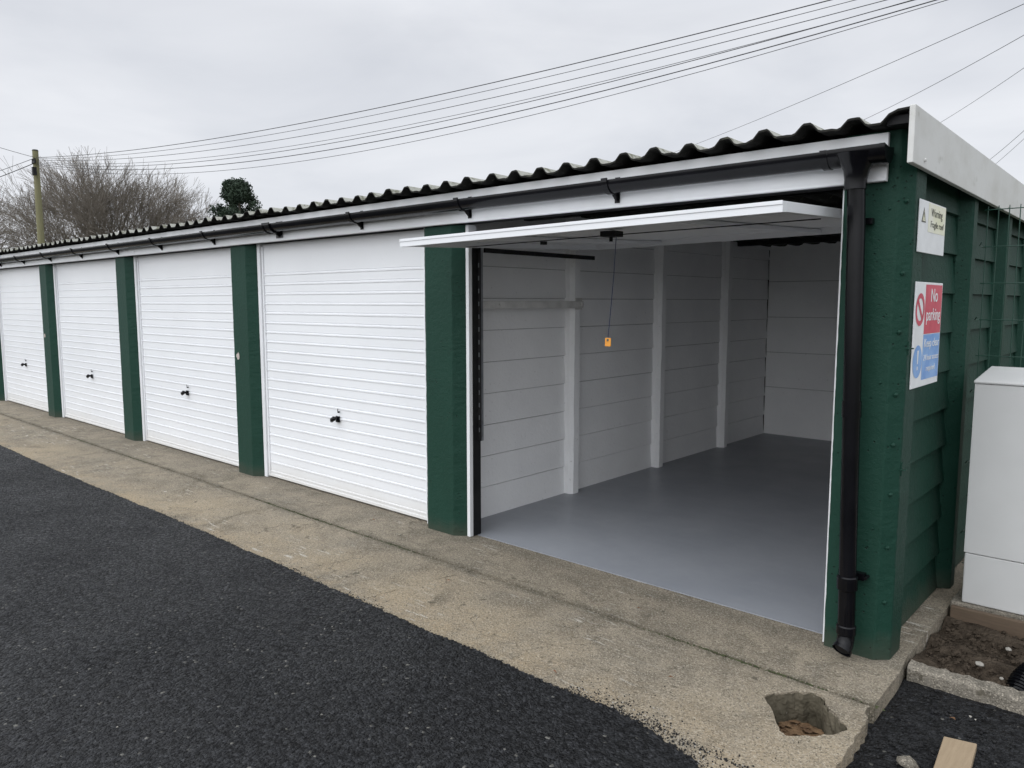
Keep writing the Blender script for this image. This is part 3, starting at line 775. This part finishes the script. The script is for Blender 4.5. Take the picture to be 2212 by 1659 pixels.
baretree(-46.3,14.2,9.75,12.2,4,'broad leafless tree behind the garage roof',7,.22,.0066,True)
baretree(-53.5,7.4,8.4,8.5,9,'leafless tree with fine twigs beyond the pole',6,.2,.007)
baretree(-42.3,17.0,6.9,6,15,'low leafless tree beside the broad one',6,.16,.0055)
random.seed(31)
cx,cy=-39.4,17.9; e=empty('evergreen_tree',(cx,cy,-.3)); tag(e,'dense dark evergreen tree with rounded top','tree')
b=B(); b.tube([(cx,cy,-.3),(cx,cy,4),(cx+.1,cy,7.2)],[.22,.15,.05],8); b.make('trunk',BARK,e)
b=B()
for i in range(190):
    z=U(3.5,8.05); top=min(1,max(.04,(8.35-z)/1.9))**.7
    rr=1.32*top*math.sqrt(U(.05,1.0)); a=U(0,6.28); r=U(.20,.40)
    X=cx+rr*math.cos(a); Y=cy+rr*math.sin(a)
    for j in range(140):
        v=Vector((random.gauss(0,1),random.gauss(0,1),random.gauss(0,1))).normalized()*r*U(.3,1.1)
        p=Vector((X,Y,z))+v; s=U(.04,.085)
        a_=Vector((U(-1,1),U(-1,1),U(-1,1))).normalized()*s; c_=Vector((U(-1,1),U(-1,1),U(.2,1))).normalized()*s*1.6
        b.add([p-a_,p+a_,p+c_],[(0,1,2)])
b.make('crown',LEAF,e)

# ------------------------------------------------------------ world, light, camera
w=bpy.data.worlds.new('World'); scene.world=w; w.use_nodes=True; t=w.node_tree; t.nodes.clear()
out=t.nodes.new('ShaderNodeOutputWorld'); bg=t.nodes.new('ShaderNodeBackground'); t.links.new(bg.outputs[0],out.inputs[0])
tc=t.nodes.new('ShaderNodeTexCoord'); sp=t.nodes.new('ShaderNodeSeparateXYZ'); t.links.new(tc.outputs['Generated'],sp.inputs[0])
rp=t.nodes.new('ShaderNodeValToRGB'); t.links.new(sp.outputs[2],rp.inputs[0])
el=rp.color_ramp.elements; el[0].position=0; el[0].color=(.87,.89,.93,1); el[1].position=1; el[1].color=(1.5,1.55,1.62,1)
m=el.new(.33); m.color=(.725,.745,.79,1); m=el.new(.5); m.color=(.97,1.0,1.05,1)
mp=t.nodes.new('ShaderNodeMapping'); mp.inputs['Scale'].default_value=(1,1,3.2); t.links.new(tc.outputs['Generated'],mp.inputs[0])
nz=t.nodes.new('ShaderNodeTexNoise'); nz.inputs['Scale'].default_value=2.4; nz.inputs['Detail'].default_value=6; nz.inputs['Roughness'].default_value=.52; nz.inputs['Distortion'].default_value=.4
t.links.new(mp.outputs[0],nz.inputs['Vector'])
r2=t.nodes.new('ShaderNodeValToRGB'); t.links.new(nz.outputs['Fac'],r2.inputs[0])
r2.color_ramp.elements[0].position=.32; r2.color_ramp.elements[0].color=(.86,.87,.89,1)
r2.color_ramp.elements[1].position=.66; r2.color_ramp.elements[1].color=(1.07,1.065,1.06,1)
mx=t.nodes.new('ShaderNodeMix'); mx.data_type='RGBA'; mx.blend_type='MULTIPLY'; mx.inputs[0].default_value=1
t.links.new(rp.outputs[0],mx.inputs[6]); t.links.new(r2.outputs[0],mx.inputs[7])
dt=t.nodes.new('ShaderNodeMath'); dt.operation='MULTIPLY'; dt.inputs[1].default_value=-1; t.links.new(sp.outputs[1],dt.inputs[0])
r3=t.nodes.new('ShaderNodeValToRGB'); t.links.new(dt.outputs[0],r3.inputs[0])
r3.color_ramp.elements[0].position=.0; r3.color_ramp.elements[0].color=(1,1,1,1)
r3.color_ramp.elements[1].position=.9; r3.color_ramp.elements[1].color=(2.2,2.2,2.17,1)
mx2=t.nodes.new('ShaderNodeMix'); mx2.data_type='RGBA'; mx2.blend_type='MULTIPLY'; mx2.inputs[0].default_value=1
t.links.new(mx.outputs[2],mx2.inputs[6]); t.links.new(r3.outputs[0],mx2.inputs[7])
sk=t.nodes.new('ShaderNodeTexSky'); sk.sky_type='NISHITA'; sk.sun_disc=False
sk.sun_elevation=math.radians(37); sk.sun_rotation=math.radians(197)
ad=t.nodes.new('ShaderNodeMix'); ad.data_type='RGBA'; ad.blend_type='ADD'; ad.inputs[0].default_value=.004
t.links.new(mx2.outputs[2],ad.inputs[6]); t.links.new(sk.outputs[0],ad.inputs[7])
t.links.new(ad.outputs[2],bg.inputs[0]); bg.inputs[1].default_value=1.0
sun=bpy.data.lights.new('sun','SUN'); sun.energy=.5; sun.angle=math.radians(60); sun.color=(1,.985,.96)
so=bpy.data.objects.new('sun',sun); col.objects.link(so)
dirv=Vector((-.30,-.95,.75)).normalized()
so.rotation_euler=dirv.to_track_quat('Z','Y').to_euler()
cam=bpy.data.cameras.new('camera'); co=bpy.data.objects.new('camera',cam); col.objects.link(co)
cam.sensor_width=36; cam.lens=1638/2212*36; cam.clip_start=.05; cam.clip_end=1500
co.location=(0,-3.5,1.6); co.rotation_euler=(math.radians(90-6.2),0,math.radians(42.0))
scene.camera=co
scene.view_settings.view_transform='Standard'; scene.view_settings.look='None'; scene.view_settings.exposure=0; scene.view_settings.gamma=1
